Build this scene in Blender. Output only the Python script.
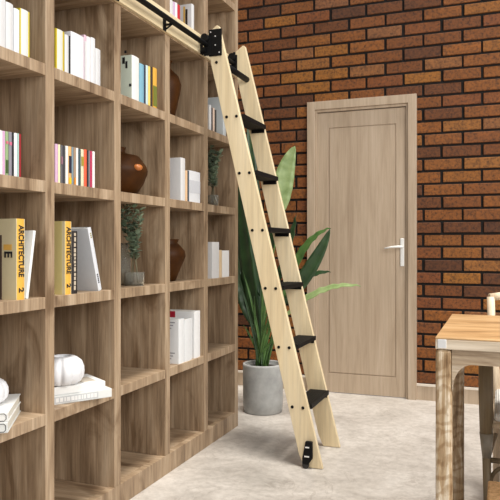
import bpy, bmesh, math, random
from mathutils import Vector, Matrix
random.seed(7)
C = bpy.context.scene.collection
for o in list(bpy.data.objects): bpy.data.objects.remove(o)
scene = bpy.context.scene
R = math.radians
# ---------------------------------------------------------------- camera, world, light, exposure
CAMZ, F = 1.07, 653.0
TH = math.atan(251/653)
ST, CT = math.sin(TH), math.cos(TH)
cam_d = bpy.data.cameras.new('camera'); cam = bpy.data.objects.new('camera', cam_d); C.objects.link(cam)
cam.location = (0, 0, CAMZ); cam.rotation_euler = (R(90), 0, TH)
cam_d.sensor_width = 36; cam_d.lens = 36*F/500; cam_d.shift_y = -3.5/500; cam_d.clip_start = .01
scene.camera = cam
world = bpy.data.worlds.new('world'); scene.world = world; world.use_nodes = True
wb = world.node_tree.nodes['Background']; wb.inputs[0].default_value = (.93, .96, 1, 1); wb.inputs[1].default_value = .40
sun_d = bpy.data.lights.new('sun', 'SUN'); sun = bpy.data.objects.new('sun', sun_d); C.objects.link(sun)
sun_d.energy = 3.0; sun_d.angle = R(14); sun_d.color = (1, .95, .87)
sun.rotation_euler = Vector((.14, -.13, 1)).to_track_quat('Z', 'Y').to_euler()
ar_d = bpy.data.lights.new('added_softbox', 'AREA'); ar = bpy.data.objects.new('added_softbox', ar_d); C.objects.link(ar)  # unseen softbox added to brighten the bookcase fronts, not a window
ar_d.shape = 'RECTANGLE'; ar_d.size = 3.2; ar_d.size_y = 2.4; ar_d.energy = 150; ar_d.color = (1, .97, .92)
ar.location = (2.3, 1.0, 2.8); ar.rotation_euler = (Vector((2.3, 1.0, 2.8))-Vector((-1.2, 3.2, 1.0))).to_track_quat('Z', 'Y').to_euler()
scene.view_settings.view_transform = 'Standard'; scene.view_settings.look = 'None'
scene.view_settings.exposure = 0.2; scene.view_settings.gamma = 1; scene.view_settings.use_curve_mapping = False

# ---------------------------------------------------------------- measuring helpers: sight line met with a real plane of the room
def ray(px, v):
    u = (px-250)/F
    return Vector((-ST+CT*u, CT+ST*u, -(v-246.5)/F))
def onX(px, v, X): r = ray(px, v); return Vector((0, 0, CAMZ))+r*(X/r.x)
def onY(px, v, Y): r = ray(px, v); return Vector((0, 0, CAMZ))+r*(Y/r.y)
def onZ(px, v, Z): r = ray(px, v); return Vector((0, 0, CAMZ))+r*((Z-CAMZ)/r.z)

# ---------------------------------------------------------------- materials
def lin(c): return tuple(((x/255)/12.92 if x/255 <= .04045 else ((x/255+.055)/1.055)**2.4) for x in c)+(1,)
class NT:
    def __init__(s, name):
        s.m = bpy.data.materials.new(name); s.m.use_nodes = True; s.t = s.m.node_tree
        s.b = s.t.nodes['Principled BSDF']
    def n(s, typ, **k):
        nd = s.t.nodes.new(typ)
        for a, v in k.items(): setattr(nd, a, v)
        return nd
    def l(s, a, b): s.t.links.new(a, b)
    def coords(s, scale, rnd=True, rot=(0, 0, 0)):
        tc = s.n('ShaderNodeTexCoord'); mp = s.n('ShaderNodeMapping'); mp.inputs['Scale'].default_value = scale
        mp.inputs['Rotation'].default_value = rot
        s.l(tc.outputs['Object'], mp.inputs['Vector'])
        if rnd:
            oi = s.n('ShaderNodeObjectInfo'); ml = s.n('ShaderNodeMath', operation='MULTIPLY'); ml.inputs[1].default_value = 37
            s.l(oi.outputs['Random'], ml.inputs[0]); s.l(ml.outputs[0], mp.inputs['Location'])
        return mp.outputs[0]
    def noise(s, vec, scale, detail=6, rough=.6, dist=0):
        nz = s.n('ShaderNodeTexNoise'); nz.inputs['Scale'].default_value = scale; nz.inputs['Detail'].default_value = detail
        nz.inputs['Roughness'].default_value = rough; nz.inputs['Distortion'].default_value = dist
        s.l(vec, nz.inputs['Vector']); return nz.outputs['Fac']
    def ramp(s, fac, stops):
        r = s.n('ShaderNodeValToRGB'); e = r.color_ramp.elements
        while len(e) < len(stops): e.new(.5)
        for i, (p, c) in enumerate(stops): e[i].position = p; e[i].color = c if len(c) == 4 else lin(c)
        s.l(fac, r.inputs[0]); return r.outputs[0]
    def mix(s, a, b, fac, mode='MIX'):
        m = s.n('ShaderNodeMix', data_type='RGBA', blend_type=mode)
        if isinstance(fac, float): m.inputs[0].default_value = fac
        else: s.l(fac, m.inputs[0])
        for i, x in ((6, a), (7, b)):
            if isinstance(x, tuple): m.inputs[i].default_value = x
            else: s.l(x, m.inputs[i])
        return m.outputs[2]
    def bump(s, fac, strength, dist=.01):
        b = s.n('ShaderNodeBump'); b.inputs['Strength'].default_value = strength; b.inputs['Distance'].default_value = dist
        s.l(fac, b.inputs['Height']); s.l(b.outputs[0], s.b.inputs['Normal'])
_pc = {}
def plain(rgb, rough=.55, metal=0, name=None):
    k = (tuple(rgb), rough, metal)
    if k not in _pc:
        t = NT(name or 'paint_%02x%02x%02x' % tuple(rgb)); t.b.inputs['Roughness'].default_value = rough; t.b.inputs['Metallic'].default_value = metal
        v = t.coords((1, 1, 1)); f = t.noise(v, 60, 3)
        c = lin(rgb); d = tuple(x*.9 for x in c[:3])+(1,)
        t.l(t.mix(d, c, f), t.b.inputs['Base Color'])
        _pc[k] = t.m
    return _pc[k]
def wood(name, axis, cols, fine=1.0, rough=.5, knots=True, bump=.25, coarse=2.2, con=.55):
    """grain runs along axis"""
    t = NT(name); sc = [14*fine]*3
    for q in axis: sc['xyz'.index(q)] = 1.0*fine
    v = t.coords(tuple(sc)); f1 = t.noise(v, 1.6, 8, .62, .5)
    sc2 = [60*fine]*3
    for q in axis: sc2['xyz'.index(q)] = 2.0*fine
    v2 = t.coords(tuple(sc2)); f2 = t.noise(v2, 2.0, 5, .7, .2)
    base = t.ramp(f1, [(.28, cols[0]), (.5, cols[1]), (.72, cols[2])])
    fn = t.ramp(f2, [(.36, (.50, .47, .44, 1)), (.58, (1, 1, 1, 1))])
    c = t.mix(base, fn, con, 'MULTIPLY')
    if knots:
        sc3 = [coarse*3]*3
        for q in axis: sc3['xyz'.index(q)] = coarse
        v3 = t.coords(tuple(sc3)); f3 = t.noise(v3, 1.1, 4, .55, 1.2)
        kn = t.ramp(f3, [(.33, (.50, .43, .36, 1)), (.45, (1, 1, 1, 1))])
        c = t.mix(c, kn, .8, 'MULTIPLY')
        sc4 = [9]*3
        for q in axis: sc4['xyz'.index(q)] = 2.6
        v4 = t.coords(tuple(sc4)); vo = t.n('ShaderNodeTexVoronoi'); vo.inputs['Scale'].default_value = .55; t.l(v4, vo.inputs['Vector'])
        kd = t.ramp(vo.outputs['Distance'], [(.03, (.30, .22, .16, 1)), (.10, (1, 1, 1, 1))])
        c = t.mix(c, kd, .85, 'MULTIPLY')
    t.l(c, t.b.inputs['Base Color']); t.b.inputs['Roughness'].default_value = rough
    t.bump(f2, bump, .002)
    return t.m
OAK = [(122, 99, 76), (172, 147, 119), (202, 180, 153)]
oak_z = wood('oak_veneer_upright', 'z', OAK); oak_y = wood('oak_veneer_crosswise', 'xz', OAK)
PINE = [(222, 200, 160), (236, 217, 178), (244, 229, 196)]
pine_z = wood('pale_pine_upright', 'z', PINE, .5, .45, False, .08, con=.28); pine_y = wood('pale_pine_lengthwise', 'y', PINE, .5, .45, False, .08, con=.28)
DOOR = [(168, 147, 124), (186, 166, 143), (197, 178, 156)]
door_m = wood('door_veneer', 'z', DOOR, .8, .5, False, .1, con=.22)
TBL = [(176, 134, 88), (204, 164, 116), (222, 190, 146)]
table_top_m = wood('honey_oak_top', 'x', TBL, .8, .4, True, .15)
GREY = [(136, 112, 84), (190, 172, 148), (222, 210, 192)]
def figured():
    t = NT('figured_weathered_oak'); v = t.coords((1, 1, 1), True, (.5, .35, 0))
    w = t.n('ShaderNodeTexWave', wave_type='BANDS', bands_direction='Z'); w.inputs['Scale'].default_value = 9; w.inputs['Distortion'].default_value = 9
    w.inputs['Detail'].default_value = 4; w.inputs['Detail Scale'].default_value = 1.6; t.l(v, w.inputs['Vector'])
    v2 = t.coords((30, 30, 3)); f = t.noise(v2, 1.2, 6, .65, .6)
    c = t.ramp(f, [(.34, (104, 76, 44)), (.5, (172, 146, 112)), (.66, (222, 212, 194))])
    c = t.mix(c, t.ramp(w.outputs['Fac'], [(.1, (.62, .52, .40, 1)), (.6, (1, 1, 1, 1))]), .7, 'MULTIPLY')
    t.l(c, t.b.inputs['Base Color']); t.b.inputs['Roughness'].default_value = .5; t.bump(f, .3, .003)
    return t.m
leg_m = figured()
apron_m = wood('weathered_oak_apron', 'x', GREY, 1.0, .55, True, .3)
chair_m = wood('grey_brown_wood', 'z', [(104, 90, 66), (130, 114, 88), (150, 134, 106)], .8, .5, False, .1)
chair_pale = wood('pale_ash', 'z', [(205, 180, 150), (225, 204, 176), (236, 220, 196)], .6, .5, False, .1)
black = plain((8, 8, 9), .6, 0, 'black_powder_coat')
black.node_tree.nodes['Principled BSDF'].inputs['Specular IOR Level'].default_value = .22
steel = plain((232, 232, 232), .35, .5, 'bright_steel')
white_metal = plain((238, 238, 235), .3, 0, 'white_enamel')
paper = plain((228, 224, 212), .8, 0, 'book_paper')

def brick_mat():
    t = NT('brown_brick'); g = t.n('ShaderNodeNewGeometry')
    base = t.ramp(g.outputs['Random Per Island'], [(0, (84, 46, 18)), (.2, (112, 62, 20)), (.45, (136, 80, 24)), (.65, (118, 64, 26)), (.85, (146, 92, 28)), (1, (122, 78, 50))])
    v = t.coords((1, 1, 1), False); f = t.noise(v, 55, 8, .75); f2 = t.noise(v, 9, 5, .6)
    c = t.mix(base, t.ramp(f, [(.36, (.18, .16, .14, 1)), (.52, (1, 1, 1, 1)), (.72, (1.5, 1.4, 1.25, 1))]), .85, 'MULTIPLY')
    c = t.mix(c, t.ramp(f2, [(.3, (.75, .72, .7, 1)), (.6, (1.05, 1.05, 1.05, 1))]), .6, 'MULTIPLY')
    t.l(c, t.b.inputs['Base Color']); t.b.inputs['Roughness'].default_value = .7; t.bump(f, .6, .006)
    return t.m
def floor_mat():
    t = NT('polished_stone_floor'); v = t.coords((1, 1, 1), False)
    f = t.noise(v, 3.2, 10, .65, .8); f2 = t.noise(v, 26, 8, .7); f3 = t.noise(v, 1.1, 4, .5)
    c = t.ramp(f, [(.3, (170, 164, 157)), (.5, (193, 187, 180)), (.7, (209, 204, 198))])
    vein = t.n('ShaderNodeMath', operation='ABSOLUTE'); sb = t.n('ShaderNodeMath', operation='SUBTRACT'); sb.inputs[1].default_value = .5
    fv = t.noise(v, 2.3, 8, .6, 1.6); t.l(fv, sb.inputs[0]); t.l(sb.outputs[0], vein.inputs[0])
    vr = t.ramp(vein.outputs[0], [(0, (.74, .72, .70, 1)), (.012, (1, 1, 1, 1))])
    c = t.mix(c, vr, .7, 'MULTIPLY')
    c = t.mix(c, t.ramp(f2, [(.38, (.76, .75, .74, 1)), (.58, (1.03, 1.03, 1.03, 1))]), .7, 'MULTIPLY')
    t.l(c, t.b.inputs['Base Color']); t.b.inputs['Roughness'].default_value = .42
    return t.m
def concrete_mat():
    t = NT('cast_concrete'); v = t.coords((1, 1, 1)); f = t.noise(v, 9, 8, .65)
    t.l(t.ramp(f, [(.3, (148, 149, 148)), (.7, (182, 183, 181))]), t.b.inputs['Base Color']); t.b.inputs['Roughness'].default_value = .75
    return t.m
def leaf_mat(name, a, b):
    t = NT(name); v = t.coords((4, 4, 4)); f = t.noise(v, 3, 5)
    t.l(t.ramp(f, [(.3, a), (.7, b)]), t.b.inputs['Base Color']); t.b.inputs['Roughness'].default_value = .4
    return t.m
leaf_dark = leaf_mat('dark_leaf', (34, 58, 34), (56, 84, 48)); leaf_pale = leaf_mat('pale_leaf', (122, 146, 88), (164, 184, 128))
leaf_mid = leaf_mat('mid_leaf', (62, 96, 46), (92, 128, 66)); euca_m = leaf_mat('eucalyptus_leaf', (66, 82, 64), (132, 148, 122))
soil_m = plain((50, 38, 28), .95, 0, 'soil')
concrete = concrete_mat()
def ceramic_mat(name, a, b, rough):
    t = NT(name); v = t.coords((1, 1, 1)); f = t.noise(v, 14, 5)
    t.l(t.ramp(f, [(.3, a), (.7, b)]), t.b.inputs['Base Color']); t.b.inputs['Roughness'].default_value = rough
    return t.m
brown_cer = ceramic_mat('brown_glazed_clay', (50, 26, 6), (72, 40, 9), .5)
brown_cer.node_tree.nodes['Principled BSDF'].inputs['Specular IOR Level'].default_value = .15
white_cer = ceramic_mat('white_ceramic', (222, 223, 227), (232, 232, 235), .3)
def glass_mat():
    t = NT('smoky_glass'); t.b.inputs['Base Color'].default_value = (.78, .80, .77, 1); t.b.inputs['Roughness'].default_value = .02
    t.b.inputs['Transmission Weight'].default_value = .9; t.b.inputs['IOR'].default_value = 1.2
    return t.m
glass = glass_mat()
def cork_mat():
    t = NT('tan_cork'); v = t.coords((1, 1, 1)); f = t.noise(v, 70, 6, .7)
    t.l(t.ramp(f, [(.35, (184, 140, 92)), (.6, (226, 184, 136))]), t.b.inputs['Base Color']); t.b.inputs['Roughness'].default_value = .9
    return t.m
def cord_mat():
    t = NT('woven_cord'); v = t.coords((1, 1, 1))
    w = t.n('ShaderNodeTexWave', wave_type='BANDS', bands_direction='X'); w.inputs['Scale'].default_value = 40; t.l(v, w.inputs['Vector'])
    t.l(t.ramp(w.outputs['Fac'], [(.1, (170, 168, 162)), (.5, (226, 224, 218))]), t.b.inputs['Base Color']); t.bump(w.outputs['Fac'], .6, .004)
    t.b.inputs['Roughness'].default_value = .85
    return t.m

# ---------------------------------------------------------------- mesh helpers
def box(bm, a, b, M=None, bev=0.0, mi=0):
    a = Vector(a); b = Vector(b); lo = Vector((min(a[i], b[i]) for i in range(3))); hi = Vector((max(a[i], b[i]) for i in range(3)))
    r = bmesh.ops.create_cube(bm, size=1.0); vs = r['verts']
    for v in vs: v.co = Vector((lo[i]+(v.co[i]+.5)*(hi[i]-lo[i]) for i in range(3)))
    fs = set(f for v in vs for f in v.link_faces)
    if bev:
        es = list(set(e for v in vs for e in v.link_edges))
        rr = bmesh.ops.bevel(bm, geom=es, offset=bev, segments=1, affect='EDGES'); vs = rr['verts']
        fs = set(f for v in vs for f in v.link_faces)
    for f in fs: f.material_index = mi
    if M is not None:
        for v in set(v for f in fs for v in f.verts): v.co = M @ v.co
def tube(bm, pts, rad, seg=10, cap=True):
    pts = [Vector(p) for p in pts]
    rad = [rad]*len(pts) if not isinstance(rad, (list, tuple)) else rad
    rings = []; up = None
    for i, p in enumerate(pts):
        d = (pts[min(i+1, len(pts)-1)]-pts[max(i-1, 0)]).normalized()
        if up is None: up = d.orthogonal().normalized()
        else: up = (up-d*up.dot(d)).normalized()
        s = d.cross(up)
        rings.append([bm.verts.new(p+(up*math.cos(2*math.pi*k/seg)+s*math.sin(2*math.pi*k/seg))*rad[i]) for k in range(seg)])
    for a, b in zip(rings, rings[1:]):
        for k in range(seg): bm.faces.new((a[k], a[(k+1) % seg], b[(k+1) % seg], b[k])).smooth = True
    if cap: bm.faces.new(rings[0][::-1]); bm.faces.new(rings[-1])
def lathe(bm, prof, c=(0, 0, 0), seg=40, lobes=0, amp=0, smooth=True):
    c = Vector(c); rings = []
    for r, z in prof:
        rings.append([bm.verts.new(c+Vector((math.cos(2*math.pi*k/seg), math.sin(2*math.pi*k/seg), 0))*(r*(1-amp+amp*abs(math.cos(lobes*math.pi*k/seg)) if lobes else r/r if r else 1)*(1 if lobes else r))+Vector((0, 0, z))) for k in range(seg)])
    for a, b in zip(rings, rings[1:]):
        for k in range(seg): bm.faces.new((a[k], a[(k+1) % seg], b[(k+1) % seg], b[k])).smooth = smooth
    if prof[0][0] > 1e-5: bm.faces.new(rings[0][::-1])
    if prof[-1][0] > 1e-5: bm.faces.new(rings[-1])
def prism(bm, pts, d):
    a = [bm.verts.new(Vector(p)) for p in pts]; b = [bm.verts.new(Vector(p)+Vector(d)) for p in pts]
    n = len(a); bm.faces.new(a[::-1]); bm.faces.new(b)
    for i in range(n): bm.faces.new((a[i], a[(i+1) % n], b[(i+1) % n], b[i]))
def obj(name, bm, mats, parent=None, bevel=0):
    bmesh.ops.recalc_face_normals(bm, faces=bm.faces)
    me = bpy.data.meshes.new(name); bm.to_mesh(me); bm.free()
    for m in (mats if isinstance(mats, (list, tuple)) else [mats]): me.materials.append(m)
    o = bpy.data.objects.new(name, me); C.objects.link(o)
    if parent is not None: o.parent = parent
    if bevel:
        md = o.modifiers.new('edge', 'BEVEL'); md.width = bevel; md.segments = 2; md.limit_method = 'ANGLE'
    return o
def B(): return bmesh.new()
def bx(name, a, b, m, parent=None, bevel=0):
    bm = B(); box(bm, a, b); return obj(name, bm, m, parent, bevel)
def tag(o, label, cat, group=None):
    o['label'] = label; o['category'] = cat
    if group: o['group'] = group
    return o
def thing(name, label, cat, loc=(0, 0, 0), rz=0, group=None):
    o = bpy.data.objects.new(name, None); C.objects.link(o); o.location = loc; o.rotation_euler = (0, 0, rz); o.empty_display_size = .05
    return tag(o, label, cat, group)
def struct(o): o['kind'] = 'structure'; return o
_font = None
def text_mesh(name, s, size, M, mat, parent, depth=.0004, sx=1.0):
    cu = bpy.data.curves.new('t', 'FONT'); cu.body = s; cu.size = size; cu.extrude = depth; cu.align_x = 'CENTER'; cu.align_y = 'CENTER'; cu.offset = size*.032
    t = bpy.data.objects.new('t', cu); C.objects.link(t)
    bpy.context.view_layer.update()
    me = bpy.data.meshes.new_from_object(t.evaluated_get(bpy.context.evaluated_depsgraph_get()))
    bpy.data.objects.remove(t)
    me.transform(M @ Matrix.Diagonal((sx, 1, 1, 1))); me.materials.clear(); me.materials.append(mat)
    o = bpy.data.objects.new(name, me); C.objects.link(o); o.parent = parent
    return o

# ================================================================= THE ROOM
YW = 4.70; XW = -1.915
struct(bx('floor', (XW, -1.5, -.1), (2.2, YW, 0), floor_mat()))
struct(bx('wall_left', (XW-.1, -.5, 0), (XW, YW, 3.1), plain((196, 186, 172), .8, 0, 'wall_paint')))
# brick wall: mortar core with every brick laid as its own raised block
DX0 = onY(307, 0, YW-.045).x; DX1 = onY(416.3, 0, YW-.045).x; DZ = 2.135
bm = B()
box(bm, (XW, YW, 0), (DX0+.02, YW+.12, 3.1)); box(bm, (DX1-.02, YW, 0), (2.2, YW+.12, 3.1)); box(bm, (DX0+.02, YW, DZ-.02), (DX1-.02, YW+.12, 3.1))
PX, PZ, MO = .2625, .0873, .0165
rng = random.Random(3)
for k in range(-13, 24):
    z0 = 1.07+k*PZ+MO/2; z1 = z0+PZ-MO
    if z1 < .1 or z1 > 3.09: continue
    off = -.382 if k % 2 else -.507
    n = -8
    while True:
        x0 = off+n*PX+MO/2; x1 = x0+PX-MO; n += 1
        if x0 > 1.0: break
        x0 += rng.uniform(-.003, .003); x1 += rng.uniform(-.003, .003)
        if x1 < XW+.02: continue
        x0 = max(x0, XW)
        parts = [(x0, x1)]
        if z1 < DZ:
            parts = []
            if x0 < DX0: parts.append((x0, min(x1, DX0+.004)))
            if x1 > DX1: parts.append((max(x0, DX1-.004), x1))
        for a, b in parts:
            if b-a > .02: 
                d = rng.uniform(.010, .016)
                zt = z1 if not (z0 < DZ < z1) else z1
                box(bm, (a, YW-d, z0+rng.uniform(-.0015, .0015)), (b, YW+.01, zt), None, .003, 1)
struct(obj('wall_back', bm, [plain((26, 22, 20), .95, 0, 'dark_mortar'), brick_mat()]))
bm = B(); box(bm, (DX1, YW-.024, 0), (2.2, YW, .098)); 
struct(obj('baseboard_right', bm, door_m)); 
struct(bx('trim_2', (DX1, YW-.030, .098), (2.2, YW, .112), plain((224, 214, 200), .5, 0, 'pale_cap')))
bm = B(); box(bm, (XW, YW-.024, 0), (DX0, YW, .098)); struct(obj('baseboard_left', bm, door_m))
struct(bx('trim_3', (XW, YW-.030, .098), (DX0, YW, .112), plain((224, 214, 200), .5, 0, 'pale_cap')))
# door casing and leaf
yf = YW-.045; cw = .058
bm = B()
box(bm, (DX0, yf, 0), (DX0+cw, YW+.02, DZ)); box(bm, (DX1-cw, yf, 0), (DX1, YW+.02, DZ)); box(bm, (DX0+cw, yf, DZ-.06), (DX1-cw, YW+.02, DZ))
# inner stepped lip
box(bm, (DX0+cw, yf+.014, 0), (DX0+cw+.014, YW+.02, DZ-.06)); box(bm, (DX1-cw-.014, yf+.014, 0), (DX1-cw, YW+.02, DZ-.06))
box(bm, (DX0+cw+.014, yf+.014, DZ-.078), (DX1-cw-.014, YW+.02, DZ-.06))
struct(obj('trim_1', bm, door_m, None, .002))
lx0, lx1, lz1 = DX0+cw+.014, DX1-cw-.014, DZ-.083
ly = yf+.030
p0 = onY(328.5, 128, ly); p1 = onY(396, 377.5, ly)
bm = B(); g = .007; gx0, gx1, gz0, gz1 = p0.x, p1.x, p1.z, 1.07+(p0.z-1.07)
box(bm, (lx0, ly+.007, 0.004), (lx1, ly+.04, lz1))
box(bm, (lx0, ly, .004), (gx0, ly+.01, lz1)); box(bm, (gx1, ly, .004), (lx1, ly+.01, lz1))
box(bm, (gx0, ly, .004), (gx1, ly+.01, gz0)); box(bm, (gx0, ly, gz1), (gx1, ly+.01, lz1))
box(bm, (gx0+g, ly, gz0+g), (gx1-g, ly+.01, gz1-g))
door = struct(obj('door_1', bm, door_m, None, .0015))
hp = onY(402.3, 252, ly)
bm = B(); box(bm, (hp.x-.014, ly-.010, .93), (hp.x+.014, ly, 1.128)); hplate = obj('door_handle', bm, white_metal, door, .006)
bm = B(); tube(bm, [(hp.x, ly, 1.068), (hp.x, ly-.04, 1.068), (hp.x-.02, ly-.05, 1.069), (hp.x-.07, ly-.05, 1.066), (hp.x-.118, ly-.048, 1.056)], [.009, .009, .0085, .007, .005], 12)
obj('lever', bm, white_metal, hplate)

# ================================================================= BOOKCASE
XF = -1.465; XB = XF-.43
PIT = .429; D0 = 1.896-3*PIT      # right edge of the first upright
DW = .048
levels = [.09, .493, .895, 1.297, 1.70, 2.10, 2.50, 2.90]
case = thing('bookcase', 'tall open oak bookcase of square cubbies standing along the left wall', 'bookcase', (XF-.2, 2.2, 0))
def cs(o):
    o.matrix_parent_inverse = Matrix.Translation(-case.location); return o
dr = [D0+PIT*i for i in range(8)]
for y in dr: cs(bx('upright_panel', (XB, y-DW, .09 if y < 3.5 else 0), (XF, y, 2.94), oak_z, case, .0012))
cs(bx('plinth', (XF-.03, dr[0]-DW, 0), (XF, dr[-1]-DW, .09), oak_y, case, .0012))
cs(bx('back_panel', (XB-.012, dr[0]-DW, .0), (XB, dr[-1], 2.94), oak_z, case))
for a, b in zip(dr, dr[1:]):
    for i, z in enumerate(levels):
        cs(bx('shelf', (XB, a, z-.04 if i < 7 else z), (XF-.0005 if i else XF-.03, b-DW, z if i < 7 else z+.04), oak_y, case, .0012))
# ---------------------------------------------------------------- rail
rail = thing('ladder_rail', 'black tubular ladder rail on a pale pine strip across the bookcase', 'rail', (XF, 2.2, 2.1))
def rl(o): o.matrix_parent_inverse = Matrix.Translation(-rail.location); return o
rl(bx('mounting_board', (XF, dr[0]-DW, 2.066), (XF+.018, dr[-1]-.01, 2.165), pine_y, rail, .002))
XR = -1.405; ZR = 2.10
bm = B(); tube(bm, [(XR, dr[0], ZR), (XR, dr[-1]-.03, ZR)], .0125, 16); rl(obj('rail_tube', bm, black, rail))
for px in (116.5, 164, 201):
    y = onX(px, 20, XF+.018).y
    bm = B(); box(bm, (XF+.018, y-.012, 2.062), (XF+.024, y+.012, 2.135))
    box(bm, (XF+.02, y-.007, 2.085-.0), (XR+.006, y+.007, 2.092))
    tube(bm, [(XF+.024, y, 2.066), (XR, y, 2.088)], .004, 8)
    rl(obj('bracket', bm, black, rail, .001))

# ================================================================= LADDER
YN, YFAR = 3.045, 3.405   # near faces of the two boards
TK = .024
def xr(z): return -.798-.2475*z      # right (room side) edge of a board at height z
def SW(z): return .103-.006*z
lad = thing('library_ladder', 'pale pine rolling library ladder with black treads leaning on the bookcase rail', 'ladder', (-1.0, 3.2, 0))
def ld(o): o.matrix_parent_inverse = Matrix.Translation(-lad.location); return o
sl = -.527/2.192
def stile_mesh(y):
    bm = B(); zt = 2.192
    prism(bm, [(xr(.002), y, .002), (xr(zt), y, zt), (xr(zt)-.012, y, zt+.006), (xr(zt)-.062, y, zt-.03), (xr(2.0)-SW(2), y, 2.0), (xr(.06)-SW(0), y, .06), (xr(.002)-SW(0)+.012, y, .002)], (0, TK, 0))
    return bm
st = [ld(obj('stile', stile_mesh(y), pine_z, lad, .002)) for y in (YN, YFAR)]
tz = [.280+.2876*i for i in range(6)]
for z in tz:
    x1 = xr(z)+.004; x0 = xr(z)-SW(z)+.016
    bm = B(); box(bm, (x0-.008, YN+TK, z), (x1+.006, YFAR, z+.022)); 
    for k in range(6): box(bm, (x0+.004+k*.015, YN+TK+.01, z+.022), (x0+.010+k*.015, YFAR-.01, z+.024))
    for yy in (YN+TK, YFAR-.004): box(bm, (x0, yy, z-.018), (x1-.004, yy+.004, z))
    ld(obj('tread', bm, black, lad, .0015))
for z in tz+[2.0]:
    for dx in ((SW(z)-.019, SW(z)-.073) if z < 1.99 else (.060,)):
        bm = B(); tube(bm, [(xr(z)-dx, YN-.003, z+.008-(0 if z < 1.99 else .0)), (xr(z)-dx, YN+.002, z+.008)], .0075, 12)
        b_ = obj('bolt', bm, black, st[0])
        b_.matrix_parent_inverse = Matrix.Translation(-lad.location) if False else Matrix.Identity(4)
bm = B(); tube(bm, [(-1.325, YN+TK, 2.004), (-1.325, YFAR-.006, 2.002)], .016, 14); ld(obj('top_rung', bm, black, lad))
# carriage plates and rollers
def carriage(y, withplate):
    bm = B()
    if withplate:
        box(bm, (xr(2.12)-.072, y-.007, 2.040), (xr(2.12)+.001, y-.0005, 2.178))
    else:
        box(bm, (xr(2.12)-.088, y-.007, 2.065), (xr(2.12)-.072, y-.0005, 2.165))
    o = ld(obj('carriage_plate', bm, black, lad, .006 if withplate else .003))
    if withplate:
        for dx, dz in ((-.034, 2.14), (-.034, 2.095), (-.060, 2.163), (-.012, 2.056)):
            b2 = B(); tube(b2, [(xr(2.12)+dx, y-.010, dz), (xr(2.12)+dx, y-.006, dz)], .0035, 10); obj('rivet', b2, steel, o)
    bm = B()
    xa = XR
    tube(bm, [(xa-.004, y-.030, ZR+.034), (xa-.004, y-.004, ZR+.034)], .020, 18)
    box(bm, (xa-.012, y-.016, ZR-.055), (xa+.022, y-.006, ZR+.045))
    box(bm, (xa-.020, y-.034, ZR-.038), (xa+.0, y-.016, ZR-.018))
    tube(bm, [(xa-.022, y-.012, ZR-.05), (xa-.004, y-.012, ZR-.02)], .005, 8)
    obj('roller', bm, black, o)
carriage(YN, True); carriage(YFAR, False)
# foot caster on the near board
bm = B(); fy = YN-.020
f0 = onY(308, 440, fy); f1 = onY(305.5, 462, fy)
M = Matrix.Translation(f1)
prism(bm, [(f0.x-.014, fy, .132), (f0.x+.019, fy, .132), (f0.x+.020, fy, .05), (f0.x-.002, fy, .020), (f0.x-.030, fy, .022), (f0.x-.030, fy, .05)], (0, .0195, 0))
cast = ld(obj('caster_bracket', bm, black, lad, .003))
bm = B(); tube(bm, [(f0.x-.014, fy+.004, .016), (f0.x-.014, fy+.016, .016)], .016, 20); obj('wheel', bm, plain((48, 46, 46), .4, 0, 'rubber'), cast)
bm = B(); 
for z in (.058, .102): box(bm, (f0.x-.018+(z-.058)*.1, fy-.003, z), (f0.x+.006, fy, z+.006))
obj('clip', bm, white_metal, cast)

# ================================================================= BOOKS
XS = -1.475
W_ = (222, 222, 223); CRM = (232, 224, 200)
HT = {}
def book(name, label, y0, y1, z0, h, col, spine=None, w=.17, group=None, x=XS, lean=0, rz=0, bands=(), edge=.0022):
    """stands with its spine to the room; y0..y1 thickness; lean about the lengthwise axis"""
    th = max(y1-y0, .006)
    t = thing(name, label, 'book', (x, (y0+y1)/2, z0), rz, group)
    t.rotation_euler = (lean, 0, rz)
    b = min(edge, th*.3)
    cm = plain(col); sm = plain(spine or col)
    bm = B(); box(bm, (-w, -th/2, 0), (.0005, -th/2+b, h)); box(bm, (-w, th/2-b, 0), (.0005, th/2, h)); obj('cover', bm, cm, t, .0006)
    bm = B(); n = 5; pts = []
    for k in range(n+1):
        a = -1+2*k/n; pts.append((-.0005+.003*(1-a*a), a*(th/2-b), 0))
    pts += [(-.006, th/2-b, 0), (-.006, -th/2+b, 0)]
    prism(bm, pts, (0, 0, h)); s = obj('spine', bm, sm, t)
    bm = B(); box(bm, (-w+.004, -th/2+b, .003), (-.006, th/2-b, h-.003)); obj('pages', bm, paper, t)
    for (za, zb, c) in bands:
        bm = B(); box(bm, (-.002, -th/2+b*1.1, za*h), (.0029, th/2-b*1.1, zb*h)); obj('printed_band', bm, plain(c), s)
    HT[t.name] = h
    return t, s
def pxY(px, x=XS): return onX(px, 0, x).y
def ztop(px, v, x=XS): return onX(px, v, x).z
def row(items, z0, group, w=.17):
    out = []
    for it in items:
        p0, p1, tp, col, label = it[:5]; kw = it[5] if len(it) > 5 else {}
        y0, y1 = pxY(p0), pxY(p1)
        h = ztop((p0+p1)/2, tp)-z0
        kw = dict(kw); kw.setdefault('w', w)
        out.append(book('book', label, y0+.0005, y1-.0005, z0, h, col, group=group, **kw))
    return out
K = (30, 30, 34); NAVY = (28, 34, 60)
row([(-3, 5.3, -8, W_, 'thick white book at the left edge, tallest of the top left row'),
     (5.5, 13, 3, W_, 'white book with rounded spine beside the tallest one, top left cubby'),
     (13.6, 19.3, 9, (236, 238, 242), 'narrow white book between two dark gaps, top left cubby'),
     (19.6, 29.5, 10, (214, 196, 40), 'white-spined book with bright yellow covers, top left cubby', {'spine': (226, 228, 226), 'edge': .0055})], 1.70, 'white books in the top left cubby')
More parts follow.
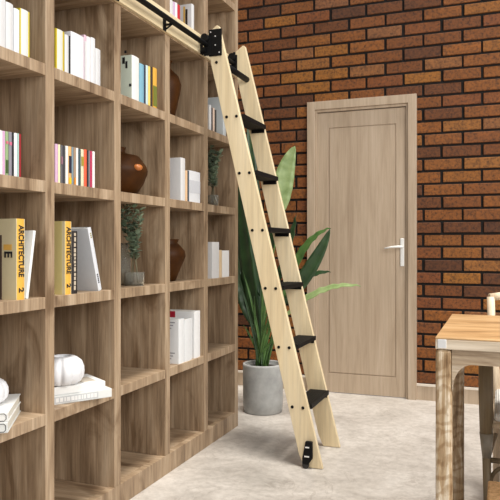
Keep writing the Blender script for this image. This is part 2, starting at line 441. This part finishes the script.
row([(55.5, 64.3, 30, (206, 184, 30), 'white-spined book with mustard yellow cover, left end of the white row', {'spine': (228, 226, 216), 'edge': .008}),
     (64.6, 68.6, 35, W_, 'narrow white book just right of the mustard yellow one'),
     (68.8, 70.4, 36, K, 'thin black book squeezed between white books'),
     (70.6, 83.6, 34, (236, 236, 240), 'thickest white book, right of the thin black one'),
     (83.8, 86.2, 35, (222, 190, 206), 'thin pale pink-topped book among white books', {'bands': [(0, .86, W_)]}),
     (86.4, 90.6, 37, (240, 238, 240), 'slim white book just right of the pink-topped one'),
     (90.8, 95, 38, (230, 230, 232), 'slim white book left of the shortest white book'),
     (95.2, 100.3, 49, W_, 'shortest white book at the right end of the white row')], 1.70, 'white books in the second top cubby')
r = row([(131.5, 139, 56.5, (214, 224, 208), 'tall white book with black marks on its pale green cover', {'spine': (240, 238, 238)}),
     (139.3, 143.8, 64, (134, 186, 208), 'light blue book beside the tall white one'),
     (144, 145.6, 65, NAVY, 'thin navy book right of the light blue one'),
     (145.8, 148, 65.5, (206, 226, 226), 'pale aqua book right of the thin navy one'),
     (148.2, 150.3, 66.5, (240, 214, 110), 'slim light yellow book in the cubby under the rail'),
     (150.5, 152.6, 67, (50, 30, 28), 'dark maroon book between two yellow ones'),
     (152.8, 156.8, 68, (232, 178, 70), 'golden yellow book with olive band, right end of its row', {'bands': [(.05, .55, (120, 126, 50))]})], 1.70, 'coloured books under the rail')
t, s = r[0]; th = (pxY(139)-pxY(131.5))/2
bm = B()
for x, z, a, b in ((-.035, .20, .010, .012), (-.045, .155, .012, .028), (-.03, .135, .010, .03), (-.012, .055, .012, .012)): box(bm, (x, -th-.0004, z), (x+a, -th+.001, z+b))
obj('printed_mark', bm, plain(K), t)
row([(209.2, 211.2, 105, W_, 'thin white book, left end behind the ladder top'),
     (211.4, 212.6, 108, (60, 50, 54), 'thin dark book behind the ladder, beside a white one'),
     (212.9, 214.6, 108, (214, 190, 172), 'thin pink-beige book behind the ladder'),
     (214.9, 216.4, 110, (52, 48, 46), 'thin black book behind the ladder, right of the beige one')], 1.70, 'thin books behind the ladder top')
book('book', 'large light grey book standing at the right of thin books behind ladder', pxY(223), pxY(226), 1.70, ztop(224, 97)-1.70, (196, 202, 204), w=.2)
# top row above the rail
row([(169.5, 173, 0, W_, 'white book at the left end of the row above the rail'),
     (173.2, 175, 2, (206, 176, 206), 'lilac book above the rail'),
     (175.2, 177.3, 3, (240, 236, 240), 'white book between the lilac and the red one above the rail'),
     (177.5, 180, 5, (196, 32, 44), 'bright red book above the rail')], 2.10, 'books above the rail')
y0 = pxY(194)-.03
t, s = book('book', 'large white book with yellow and black stripe on its cover above the rail', y0, y0+.03, 2.10, ztop(194, 5.5)-2.10, W_, w=.2)
bm = B(); box(bm, (-.046, -.0156, .03), (-.036, -.014, .20)); obj('printed_stripe', bm, plain((222, 180, 90)), t)
bm = B(); box(bm, (-.034, -.0156, .03), (-.022, -.014, .185)); obj('printed_stripe', bm, plain((50, 40, 34)), t)
# row B
row([(-4, 2.6, 130, (240, 236, 238), 'white book at the left edge of the coloured middle row'),
     (2.8, 5, 131, (222, 178, 212), 'lilac-pink book near the left edge of the middle row'),
     (5.2, 8.4, 131.5, (150, 176, 128), 'green book with dark print near the left edge', {'bands': [(.05, .35, (70, 96, 50)), (.72, .78, (214, 120, 130))]}),
     (8.6, 12, 132, (140, 136, 146), 'grey book with pink band right of the green one', {'bands': [(.7, .77, (214, 110, 140))]}),
     (12.2, 13.8, 132.5, K, 'thin black book near the left edge of the middle row'),
     (14, 17, 133, (240, 240, 240), 'white book left of the teal-grey and red ones', {}),
     (17.2, 19, 133.5, (176, 206, 200), 'thin pale teal book left of the red one'),
     (19.2, 21, 134, (170, 34, 44), 'thin dark red book at the right end of its row')], 1.297, 'coloured books in the left middle cubby')
row([(55, 58, 144, (214, 176, 206), 'lilac book at the left end of the long coloured row'),
     (58.1, 60.2, 144.5, (246, 236, 190), 'cream yellow book beside the lilac one'),
     (60.4, 62.8, 145, (92, 90, 96), 'dark grey speckled book beside the cream one', {'bands': [(.5, .7, (150, 110, 126))]}),
     (63, 65.3, 146, (60, 58, 62), 'charcoal book right of the grey speckled one'),
     (65.5, 68.2, 146, (244, 240, 230), 'white book right of the charcoal one'),
     (68.4, 71.4, 146.5, (226, 178, 110), 'tan book with black figure and yellow foot', {'bands': [(.02, .18, (236, 200, 40)), (.3, .75, (40, 40, 60))]}),
     (71.6, 73.4, 147, (130, 152, 164), 'blue-grey book in the middle of the long row'),
     (73.6, 75.9, 147.5, (168, 140, 112), 'brown book with orange foot in the long row', {'bands': [(.02, .2, (232, 150, 60))]}),
     (76.1, 78.2, 148, (240, 240, 238), 'thin white book in the middle of the long row'),
     (78.4, 80.6, 149, (50, 74, 80), 'dark teal book right of the thin white one'),
     (80.8, 83.7, 149.3, (222, 218, 186), 'pale cream book with olive blot beside the orange one', {'bands': [(.55, .8, (170, 150, 60))]}),
     (83.9, 86.8, 149.5, (226, 96, 60), 'orange-red book in the long row'),
     (87, 88.4, 150.5, (40, 42, 48), 'thin black book between orange and crimson'),
     (88.6, 89.7, 150.7, (150, 150, 156), 'very thin grey book left of the crimson one'),
     (89.9, 92.2, 151, (186, 44, 84), 'crimson book near the right end of the long row'),
     (92.4, 94.8, 151.5, (244, 244, 240), 'white book at the right end of the long row')], 1.297, 'coloured books in the second middle cubby', .15)
row([(180.5, 185, 158, W_, 'tall white book at left of a trio, middle cubby left of ladder'),
     (185.3, 187.4, 170.5, (226, 190, 150), 'thin peach book between two white ones'),
     (187.6, 189, 170.8, (60, 70, 84), 'very thin slate book beside the peach one'),
     (189.2, 200, 171.5, (226, 228, 232), 'thick pale grey-white book with speckled spine', {'bands': [(.3, .7, (206, 208, 214))]})], 1.297, 'white books left of the ladder')
# row C
def big_arch(label, pa, pb, tp, two, letter):
    y0, y1 = pxY(pa), pxY(pb); h = ztop(pb, tp)-.895
    t, s = book('book', label, y0, y1, .895, h, (222, 210, 172), spine=(240, 184, 76), w=.2)
    th = y1-y0
    # lettering on the spine reads from top to bottom
    Ms = Matrix.Translation((.0026, 0, h*.60)) @ Matrix(((0, 0, 1), (0, 1, 0), (-1, 0, 0))).to_4x4()
    text_mesh('lettering', 'ARCHITECTURE', .034, Ms, plain(K), s, sx=h*.72/.275)
    Mn = Matrix.Translation((.0026, 0, h*.12)) @ Matrix(((0, 0, 1), (0, 1, 0), (-1, 0, 0))).to_4x4()
    text_mesh('lettering', two, .032, Mn, plain(K), s)
    return t, s, h, th
t, s, h, th = big_arch('yellow architecture book with a black E on its cover, left edge', 16.3, 24.6, 219, '2', True)
Mc = Matrix.Translation((-.034, -th/2-.0005, h*.46+.027)) @ Matrix(((1, 0, 0), (0, 0, -1), (0, 1, 0))).to_4x4()
text_mesh('lettering', 'E', .044, Mc @ Matrix.Rotation(-math.pi/2, 4, 'Z'), plain(K), t)
bm = B(); box(bm, (-.052, -th/2-.0004, h*.53+.022), (-.018, -th/2+.001, h*.60+.022)); obj('printed_band', bm, plain((238, 186, 90)), t)
bm = B(); box(bm, (-.16, -th/2-.0004, .0), (-.059, -th/2+.001, h*.80)); obj('printed_panel', bm, plain((92, 76, 66)), t)
def leaning(label, px0, px1, ptop, vtop, dirn, thick, col, w=.17):
    """bottom at px0 on the board; top edge reached at ptop,vtop"""
    a = onX(px0, 0, XS).y; T = onX(ptop, vtop, XS)
    dy = T.y-a; dz = T.z-.895; L = math.hypot(dy, dz); ang = -math.atan2(dy, dz)
    t, s = book('book', label, a, a+thick, .895, L, col, w=w)
    # pivot on the lower corner that touches the board
    if ang > 0:   # leans towards the camera side: far lower corner lifts, near corner rests
        t.location = (XS, a+thick/2*math.cos(ang), .895+0+thick/2*math.sin(ang)*-1+thick*math.sin(ang))
    else:
        t.location = (XS, a-thick/2*math.cos(ang)*1, .895+thick/2*math.sin(-ang))
    t.rotation_euler = (ang, 0, 0)
    return t, s, L
leaning('tilted white book right of the yellow book with the E', 28.2, 0, 35.8, 231, 1, .012, (240, 240, 238))
t, s, h, th = big_arch('yellow architecture book standing beside a black book in the second cubby', 64.8, 71.2, 221.5, '2', False)
bm = B(); box(bm, (-.045, -th/2-.0004, 0), (-.012, -th/2+.001, h)); obj('printed_band', bm, plain((222, 206, 140)), t)
(t, s), = row([(71.5, 77.2, 231, (40, 34, 34), 'black book with white spine lettering between yellow and white books')], .895, None)
hh = HT[t.name]
bm = B(); rq = random.Random(2); z = hh*.06
while z < hh*.93:
    dz = rq.uniform(.006, .016); box(bm, (.0018, -.004-rq.uniform(0, .002), z), (.0030, .004+rq.uniform(0, .002), z+dz)); z += dz+rq.uniform(.003, .006)
obj('printed_marks', bm, plain((206, 192, 170)), s)
t, s, L = leaning('white book leaning left against the black book, faint lines on its cover', 98.5, 0, 87.5, 228.5, -1, .022, (226, 229, 234), .19)
bm = B()
for z in (.84, .87, .90): box(bm, (.0018, -.004, L*z), (.0030, .004, L*z+.005))
obj('printed_marks', bm, plain((170, 160, 110)), s)
bm = B()
for k in range(5): box(bm, (.0018, -.005, L*.12+k*.008), (.0030, .001, L*.12+k*.008+.006))
obj('printed_marks', bm, plain((60, 60, 64)), s)
row([(212, 219, 242, W_, 'tall white book beside the ladder, left of a beige one'),
     (219.3, 221.8, 250, (222, 196, 160), 'thin beige book beside the ladder'),
     (222.1, 229, 250.5, (236, 236, 236), 'short white book at the right end beside the ladder')], .895, 'books at ladder mid height')
# row D trio
r = row([(178.5, 184, 319, (236, 238, 240), 'white book with grey text on its cover, front of lower trio'),
     (184.3, 191.8, 319, (232, 234, 236), 'white book in the middle of the lower trio'),
     (194.2, 200, 311, (240, 240, 240), 'tallest white book with red cover corner, right of the lower trio')], .493, 'white books in the lower cubby', .2)
t, s = r[0]; th = (pxY(184)-pxY(178.5)-.001)/2
for i, z in enumerate((.20, .186, .172, .05, .036, .022)):
    bm = B(); box(bm, (-.075, -th-.0004, z), (-.02-(i % 3)*.01, -th+.001, z+.005)); obj('printed_line', bm, plain((150, 152, 160)), t)
t, s = r[2]; th = (pxY(200)-pxY(194.2)-.001)/2; hh = HT[t.name]
bm = B(); box(bm, (-.2, -th-.0004, hh-.055), (-.11, -th+.001, hh-.002)); obj('printed_panel', bm, plain((176, 28, 50)), t)

# lying books and pumpkin vases
def flat_book(label, corner, ang, L, Wd, z, th, col, group):
    """near lower corner on the spine side; spine runs along ang direction backwards"""
    t = thing('book', label, 'book', (corner[0], corner[1], z), ang, group)
    b = .0025; cm = plain(col)
    bm = B(); box(bm, (-Wd, 0, 0), (0, L, b)); box(bm, (-Wd, 0, th-b), (0, L, th)); obj('cover', bm, cm, t, .0008)
    bm = B(); box(bm, (-.003, 0, b*.6), (.0015, L, th-b*.6)); s = obj('spine', bm, cm, t, .0008)
    bm = B(); box(bm, (-Wd+.004, .004, b), (-.004, L-.004, th-b)); obj('pages', bm, paper, t)
    return t, s
def pumpkin(label, c, r, h):
    prof = [(r*.55, 0), (r*.80, h*.06), (r*.97, h*.25), (r, h*.45), (r*.98, h*.62), (r*.88, h*.82), (r*.66, h*.96), (r*.44, h), (r*.34, h*.97), (r*.34, h*.6), (0.0001, h*.55)]
    t = B(); seg = 96; rings = []
    for rr, z in prof:
        a = .16 if rr > r*.5 else .03
        rings.append([t.verts.new((rr*(1-a*(1-abs(math.cos(5*2*math.pi*k/seg)))**1.6)*math.cos(2*math.pi*k/seg), rr*(1-a*(1-abs(math.cos(5*2*math.pi*k/seg)))**1.6)*math.sin(2*math.pi*k/seg), z)) for k in range(seg)])
    for a, b in zip(rings, rings[1:]):
        for k in range(seg): t.faces.new((a[k], a[(k+1) % seg], b[(k+1) % seg], b[k])).smooth = True
    t.faces.new(rings[0][::-1])
    o = obj('ribbed_vase', t, white_cer); o.location = c
    tag(o, label, 'vase', 'white ribbed vases')
    return o
a1 = math.atan2(-(-1.395+1.513), 2.149-1.965)
dv = Vector((math.sin(-a1), math.cos(a1), 0))
def stack(y_shift, lab, words):
    e = Vector((-1.395, 2.149-y_shift, 0)); L1 = .26; c = e-dv*L1
    t, s = flat_book('grey-white lettered book lying flat, lowest of the stack '+lab, (c.x, c.y), a1, L1, .185, .493, .033, (222, 224, 222), 'lying books')
    bm = B(); box(bm, (.001, .02, .005), (.0019, L1-.055, .028)); obj('spine_label', bm, plain((196, 198, 200)), s)
    bm = B(); rq = random.Random(5); y = .026
    while y < L1-.065:
        dy = rq.uniform(.006, .013); box(bm, (.0015, y, .009), (.0023, y+dy, .024)); y += dy+rq.uniform(.002, .005)
    obj('printed_marks', bm, plain((232, 232, 230)), s)
    c2 = e-dv*(L1-.005)-Vector((.010, .004, 0))
    t, s = flat_book('white book lying flat under the ribbed vase '+lab, (c2.x, c2.y), a1, L1-.02, .175, .526, .030, (238, 238, 236), 'lying books')
    q = Matrix.Rotation(a1, 4, 'Z')
    bm = B(); box(bm, (-.12, .05, .030), (-.03, .215, .0304)); obj('cover_picture', bm, plain((196, 186, 172)), t)
    return c2
stack(0, 'in the second lower cubby', ['LIVING INTERIOR'])
pv = onX(62, 386, -1.53)
pumpkin('white ribbed pumpkin-shaped vase on lying books in the second lower cubby', (-1.535, onX(61.5, 0, -1.535).y, .5566), .084, .105)
ang2 = math.atan2(-.845, .535)
for (dz, th, Lb, Wb, ins, col, lab) in ((0, .033, .205, .275, 0, (222, 224, 222), 'grey-white book lying flat at the left edge, lowest of its stack'), (.033, .03, .20, .262, .004, (238, 238, 236), 'white book with outlined marks under the ribbed vase at the left edge')):
    ox, oy = -1.424-.845*Lb-ins*.5, 1.617-.535*Lb+ins
    t, s_ = flat_book(lab, (ox, oy), ang2, Lb, Wb, .493+dz, th, col, 'lying books')
    bm = B(); zz0, zz1, yy1 = th*.12, th*.88, Lb-.006; q = .006; lwd = .0022
    outer = [(.0019, 0, zz0), (.0019, yy1-q, zz0), (.0019, yy1, zz0+q), (.0019, yy1, zz1-q), (.0019, yy1-q, zz1), (.0019, 0, zz1)]
    tube(bm, [(x, max(y, .05), z) for x, y, z in outer], lwd/2, 6)
    obj('printed_outline', bm, plain(K), s_)
pumpkin('white ribbed pumpkin-shaped vase on lying books at the left edge', (-1.575, onX(-16.5, 0, -1.575).y, .5566), .078, .084)

# ================================================================= POTS AND VASES IN THE BOOKCASE
def lathe2(bm, prof, seg=48):
    rings = [[bm.verts.new((r*math.cos(2*math.pi*k/seg), r*math.sin(2*math.pi*k/seg), z)) for k in range(seg)] for r, z in prof]
    for a, b in zip(rings, rings[1:]):
        for k in range(seg): bm.faces.new((a[k], a[(k+1) % seg], b[(k+1) % seg], b[k])).smooth = True
    bm.faces.new(rings[0][::-1]); bm.faces.new(rings[-1])
def jar(label, loc, prof, lugs=()):
    bm = B(); lathe2(bm, prof)
    t = thing('clay_jar', label, 'jar', loc, 0, None); obj('body', bm, brown_cer, t)
    for (ang, r, z, s) in lugs:
        b2 = B(); bmesh.ops.create_uvsphere(b2, u_segments=16, v_segments=10, radius=1)
        for v in b2.verts: v.co = Vector((v.co.x*s*1.2, v.co.y*s*1.2, v.co.z*s*.8))
        for f in b2.faces: f.smooth = True
        ob = obj('lug', b2, plain((186, 110, 52), .4, 0, 'ochre_glaze'), t); ob.location = (math.cos(ang)*r, math.sin(ang)*r, z)
    return t
# squat jar, row B third cubby
jar('squat brown clay jar with a small ochre lug, third cubby of middle row', (-1.60, onX(118.5, 0, -1.60).y, 1.297),
    [(.072, 0), (.080, .004), (.112, .055), (.128, .098), (.130, .112), (.124, .132), (.094, .172), (.088, .178), (.060, .184), (.034, .188), (.028, .200), (.034, .216), (.028, .216), (.022, .2), (.02, .19)],
    [(R(-16), .122, .118, .019)])
jar('tall brown clay vase under the rail, fourth cubby of top row', (-1.60, onX(164, 0, -1.60).y, 1.70),
    [(.045, 0), (.05, .004), (.062, .06), (.082, .15), (.088, .19), (.074, .235), (.045, .262), (.034, .275), (.034, .30), (.042, .312), (.036, .312), (.028, .29), (.02, .27)])
jar('brown shouldered clay vase, fourth cubby left of the ladder, lower row', (-1.59, onX(166, 0, -1.59).y, .895),
    [(.045, 0), (.05, .004), (.064, .04), (.088, .095), (.100, .125), (.096, .152), (.070, .182), (.058, .194), (.066, .212), (.058, .212), (.048, .195), (.03, .18)])
def eucalyptus(vlabel, slabel, loc, vr, vh, n, H, spread, seed, tall):
    rg = random.Random(seed)
    bm = B(); lathe2(bm, [(vr, 0), (vr, vh*.96), (vr*1.04, vh), (vr*.93, vh), (vr*.91, vh*.95), (vr*.91, .008), (.001, .008)])
    v = obj('glass_vase', bm, glass); v.location = loc; tag(v, vlabel, 'vase', None)
    t = thing('eucalyptus_sprigs', slabel, 'plant', (loc[0], loc[1], loc[2]+.009))
    lean = -.03 if not tall else 0
    bs = B(); bl = B()
    for i in range(n):
        a = rg.uniform(0, 6.28); dx, dy = math.cos(a)*spread*rg.uniform(.3, 1), math.sin(a)*spread*rg.uniform(.3, 1)
        h = H*rg.uniform(.75, 1); ln = vr*.6
        pts = []
        for k in range(9):
            u = k/8; pts.append(Vector((math.cos(a)*(-ln*(1-u)*.6)+dx*u*u, math.sin(a)*(-ln*(1-u)*.6)+(dy+lean)*u*u, h*u)))
        tube(bs, pts, [.0022]*8+[.001], 6)
        for k in range(15):
            u = .40+.60*k/14; j = min(int(u*8), 7); p = pts[j].lerp(pts[j+1], u*8-j)
            for sgn in (-1, 1):
                aa = k*1.3+(sgn > 0)*math.pi+rg.uniform(-.4, .4); rr = rg.uniform(.010, .017)
                d = Vector((math.cos(aa), math.sin(aa), rg.uniform(-.1, .5))).normalized(); c = p+d*(rr+.004)
                s1 = d.cross(Vector((0, 0, 1))).normalized(); s2 = (d+Vector((0, 0, rg.uniform(-.3, .8)))).normalized()
                nrm = s1.cross(s2).normalized()
                ring = [bl.verts.new(c+s1*rr*.8*math.cos(q)+s2*rr*math.sin(q)+nrm*.0015*math.cos(2*q)) for q in [2*math.pi*m/9 for m in range(9)]]
                bl.faces.new(ring)
    obj('stem', bs, plain((104, 96, 70)), t); lf = obj('foliage', bl, euca_m, t)
    md = lf.modifiers.new('s', 'SOLIDIFY'); md.thickness = .0008
eucalyptus('short clear glass vase holding eucalyptus, third cubby', 'eucalyptus sprigs in a short glass vase, third cubby', (-1.530, onX(134.5, 0, -1.53).y, .895), .044, .06, 7, .38, .05, 5, False)
bm = B(); lathe2(bm, [(.03, 0), (.03, .13), (.026, .14), (.018, .16), (.018, .19), (.016, .19), (.016, .16), (.024, .135), (.027, .13), (.027, .006), (.001, .006)])
v = obj('glass_bottle', bm, glass); v.location = (-1.60, onX(124, 0, -1.60).y, .895); tag(v, 'tall narrow glass bottle left of the short vase, third cubby', 'bottle')
eucalyptus('small glass vase with eucalyptus, last cubby beside the ladder', 'dark eucalyptus sprigs in the last cubby beside the ladder', (-1.53, onX(213, 0, -1.53).y, 1.297), .032, .065, 7, .33, .045, 11, True)

# ================================================================= POTTED PLANT
pc = Vector((-1.446, 3.997, 0))
plant = thing('potted_plant', 'bird-of-paradise plant in a round grey concrete pot behind the ladder', 'plant', pc)
bm = B(); lathe2(bm, [(.118, 0), (.124, .004), (.130, .06), (.131, .30), (.129, .312), (.118, .312), (.116, .305), (.115, .27), (.001, .27)], 64); obj('pot', bm, concrete, plant)
bm = B(); lathe2(bm, [(.114, .268), (.114, .285), (.001, .292)], 32); obj('soil', bm, soil_m, plant)
def quad(p0, p1, p2, u): return p0*(1-u)**2+p1*2*u*(1-u)+p2*u*u
def leaf(base, mid, tip, width, mat, up=Vector((0, 0, 1)), fold=.25, start=.0, face=None, n=18):
    """blade along base->tip, midrib curved through mid"""
    bm = B(); rows = []
    for i in range(n+1):
        u = i/n; p = quad(base, mid, tip, u); d = (quad(base, mid, tip, min(u+.02, 1))-quad(base, mid, tip, max(u-.02, 0))).normalized()
        fz = face if face is not None else Vector((.3, -1, .3))
        s = d.cross(fz).normalized(); nn = s.cross(d).normalized()
        w = width*(math.sin(math.pi*min(1, u**.75*1.0)))**.65*(1-.15*u) if 0 < u < 1 else .0006
        rip = .006*math.sin(i*2.3)
        rows.append([bm.verts.new(p+s*w*q+nn*(abs(q)*w*fold+rip*abs(q))) for q in (-1, -.55, 0, .55, 1)])
    for a, b in zip(rows, rows[1:]):
        for k in range(4): bm.faces.new((a[k], a[k+1], b[k+1], b[k])).smooth = True
    o = obj('leaf', bm, mat, plant); md = o.modifiers.new('s', 'SOLIDIFY'); md.thickness = .0014
    return o
def L(px, v, Y): return onY(px, v, Y)-pc
def stalk(pts, r0, r1, mat):
    bm = B(); n = 12; P = [quad(pts[0], pts[1], pts[2], k/n) for k in range(n+1)]
    tube(bm, P, [r0+(r1-r0)*k/n for k in range(n+1)], 8); obj('stalk', bm, mat, plant)
S0 = [(256, 362), (260, 362), (264, 362), (267, 362), (262, 362), (258, 362), (266, 362), (259, 362)]
# (stalk end px,v,Y), tip px,v,Y, bend, width, material, facing
LV = [
 ((280, 214, 4.02), (295, 146, 4.02), (282, 170, 4.02), .068, leaf_pale, Vector((.5, -1, .1))),
 ((283, 300, 4.0), (331, 228, 3.98), (300, 236, 4.0), .030, leaf_mid, Vector((.2, -1, .8))),
 ((284, 305, 4.03), (330, 229, 4.05), (318, 262, 4.05), .048, leaf_dark, Vector((.2, -1, -.1))),
 ((284, 318, 3.94), (361, 286, 3.86), (320, 280, 3.9), .026, leaf_pale, Vector((.1, -1, .9))),
 ((280, 300, 4.1), (331, 272, 4.1), (305, 270, 4.1), .025, leaf_dark, Vector((.2, -1, .5))),
 ((258, 330, 4.0), (240, 180, 4.02), (243, 250, 4.0), .060, leaf_dark, Vector((-.3, -1, 0))),
 ((257, 318, 4.12), (236, 232, 4.15), (246, 262, 4.15), .065, leaf_dark, Vector((.5, -1, .2))),
 ((262, 300, 4.1), (243, 150, 4.1), (250, 220, 4.1), .055, leaf_dark, Vector((.2, -1, .1))),
 ((260, 330, 4.06), (238, 268, 4.0), (240, 300, 4.0), .050, leaf_dark, Vector((.4, -1, .4))),
 ((272, 250, 4.12), (283, 172, 4.12), (276, 210, 4.12), .040, leaf_dark, Vector((-.4, -1, .1))),
 ((276, 285, 4.1), (296, 215, 4.14), (290, 250, 4.1), .035, leaf_dark, Vector((-.4, -1, .1))),
 ((258, 230, 4.16), (248, 120, 4.16), (252, 180, 4.16), .045, leaf_dark, Vector((.4, -1, .1))),
]
for i, (e, tp, md_, w, m, fc) in enumerate(LV):
    b = S0[i % 8]; base = L(b[0], b[1], 3.99+.012*(i % 4-1.5)); base.z = .28
    e_ = L(*e); stalk([base, base.lerp(e_, .5)+Vector((0, 0, .1))*(1 if i else .5), e_], .007, .004, leaf_mid)
    leaf(e_, L(*md_), L(*tp), w, m, face=fc)
rg = random.Random(4)
for i in range(17):
    bx_ = 262+rg.uniform(-6, 7); base = L(bx_, 362, 3.99+rg.uniform(-.04, .04)); base.z = .28
    tipx = 262+(i-8)*2.9+rg.uniform(-3, 3); tv = rg.uniform(250, 330)+abs(i-8)*2
    tp = L(tipx, tv, 3.98+rg.uniform(-.08, .1))
    leaf(base, base.lerp(tp, .5)+Vector((-(tp-base).x*.25, 0, .03)), tp, .0085, leaf_mid if i % 3 else leaf_dark, fold=.5, n=10)

# ================================================================= TABLE
ZT = .80
tx0, ty0, ty1, tx1 = -.183, 2.018, 2.73, 1.35
table = thing('dining_table', 'weathered oak dining table with honey-coloured top and rounded corner legs', 'table', (.5, 2.37, 0))
def tb(o): o.matrix_parent_inverse = Matrix.Translation(-table.location); return o
tb(bx('tabletop', (tx0, ty0, ZT-.006), (tx1, ty1, ZT), table_top_m, table, .002))
bm = B(); box(bm, (tx0, ty0, ZT-.036), (tx1, ty1, ZT-.006)); tb(obj('edge_band', bm, apron_m, table, .002))
lw = .047
def arch_apron(y):
    """front board with a rounded bracket at each leg"""
    bm = B(); zt = ZT-.036; zl = zt-.042; pts = [(tx0+lw, y, zt), (tx0+lw, y, zl-.082)]
    for k in range(9):
        a = math.pi/2*k/8; pts.append((tx0+lw+.055-.055*math.cos(a)+.002, y, zl-.078+.078*math.sin(a)))
    for k in range(8, -1, -1):
        a = math.pi/2*k/8; pts.append((tx1-lw-.055+.055*math.cos(a)-.002, y, zl-.078+.078*math.sin(a)))
    pts += [(tx1-lw, y, zl-.082), (tx1-lw, y, zt)]
    prism(bm, pts, (0, .022, 0)); return bm
tb(obj('apron', arch_apron(ty0+.004), apron_m, table)); tb(obj('apron', arch_apron(ty1-.026), apron_m, table))
for x in (tx0+.02, tx1-.042): tb(bx('apron', (x, ty0+lw, ZT-.078), (x+.022, ty1-lw, ZT-.036), apron_m, table))
for x in (tx0, tx1-lw):
    for y in (ty0, ty1-lw):
        bm = B(); box(bm, (x, y, 0), (x+lw, y+lw, ZT-.036)); tb(obj('leg', bm, leg_m, table, .010))
bm = B(); box(bm, (tx0+.006, ty0-.002, ZT-.033), (tx0+.032, ty0+.03, ZT-.006)); tb(obj('corner_bracket', bm, steel, table, .002))

# ================================================================= CHAIR behind the table
ch = thing('dining_chair', 'wooden armchair with woven cord seat tucked under the dining table', 'chair', (.22, 2.85, 0))
def cp(o): o.matrix_parent_inverse = Matrix.Translation(-ch.location); return o
def tap(name, pts, rr, mat, seg=14):
    bm = B(); tube(bm, pts, rr, seg); return cp(obj(name, bm, mat, ch))
cx0, cx1 = -.05, .49
yF, yB = 2.60, 3.06
for x, sg in ((cx0, 1), (cx1, -1)):
    l_ = tap('leg', [(x+.003*sg, yF, 0), (x, yF, .28)], [.012, .016], chair_m)
    tap('sleeve', [(x, yF, .28), (x-.001*sg, yF, .372)], [.016, .0255], plain((140, 132, 118), .4, 0, 'grey_sleeve'))
    tap('arm_post', [(x-.001*sg, yF, .372), (x-.003*sg, yF, .52), (x-.003*sg, yF, .655)], [.024, .0265, .0255], chair_m)
    tap('armrest', [(x-.003*sg, yF-.03, .668), (x, yF+.1, .672), (x+.004*sg, yB-.12, .70), (x+.01*sg, yB, .735)], [.018, .020, .016, .012], chair_m)
    tap('leg', [(x+.03*sg, yB-.05, 0), (x+.035*sg, yB-.05, .30), (x+.030*sg, yB-.02, .48), (x+.012*sg, yB, .70), (x+.008*sg, yB+.01, .848)], [.013, .019, .020, .0165, .0165], chair_pale)
    tap('stretcher', [(x, yF, .262), (x+.03*sg, yB-.05, .262)], .009, chair_m)
tap('top_rail', [(cx0+.002, yB+.01, .846), (cx0+.05, yB+.03, .852), (.22, yB+.06, .858), (cx1-.05, yB+.03, .852), (cx1-.002, yB+.01, .846)], [.0165, .017, .018, .017, .0165], chair_pale)
tap('back_slat', [(.18, yB-.03, .45), (.21, yB+.02, .64), (.16, yB+.05, .87)], .010, chair_pale); tap('back_slat', [(.26, yB-.03, .45), (.23, yB+.02, .64), (.28, yB+.05, .87)], .010, chair_pale)
tap('stretcher', [(cx0, yF, .272), (cx1, yF, .272)], .010, chair_m); tap('stretcher', [(cx0+.035, yB-.05, .30), (cx1-.035, yB-.05, .30)], .009, chair_m)
tap('hoop_brace', [(cx0+.016, yF, .17)]+[(cx0+.07-.055*math.cos(a), yF, .19+.06*math.sin(a)) for a in [R(d) for d in range(0, 95, 15)]]+[(cx1-.07+.055*math.sin(a), yF, .19+.06*math.cos(a)) for a in [R(d) for d in range(0, 95, 15)]]+[(cx1-.016, yF, .17)], .0075, chair_m)
bm = B(); box(bm, (cx0+.026, yF-.02, .42), (cx1-.026, yB-.03, .455)); cp(obj('seat', bm, cord_mat(), ch, .014))
bm = B(); tube(bm, [(cx0+.02, yF, .402), (cx1-.02, yF, .402)], .011, 10); tube(bm, [(cx0+.022, yF, .41), (cx0+.03, yB-.05, .41)], .011, 10); tube(bm, [(cx1-.022, yF, .41), (cx1-.03, yB-.05, .41)], .011, 10); cp(obj('seat_frame', bm, chair_pale, ch))
# tan box stool under the near side of the table
sp = onY(488, 480, 2.42)
bm = B(); box(bm, (sp.x, 2.08, .0), (sp.x+.36, 2.42, sp.z)); o = obj('stool', bm, cork_mat(), None, .006); tag(o, 'low tan cork-textured block stool under the dining table', 'stool')
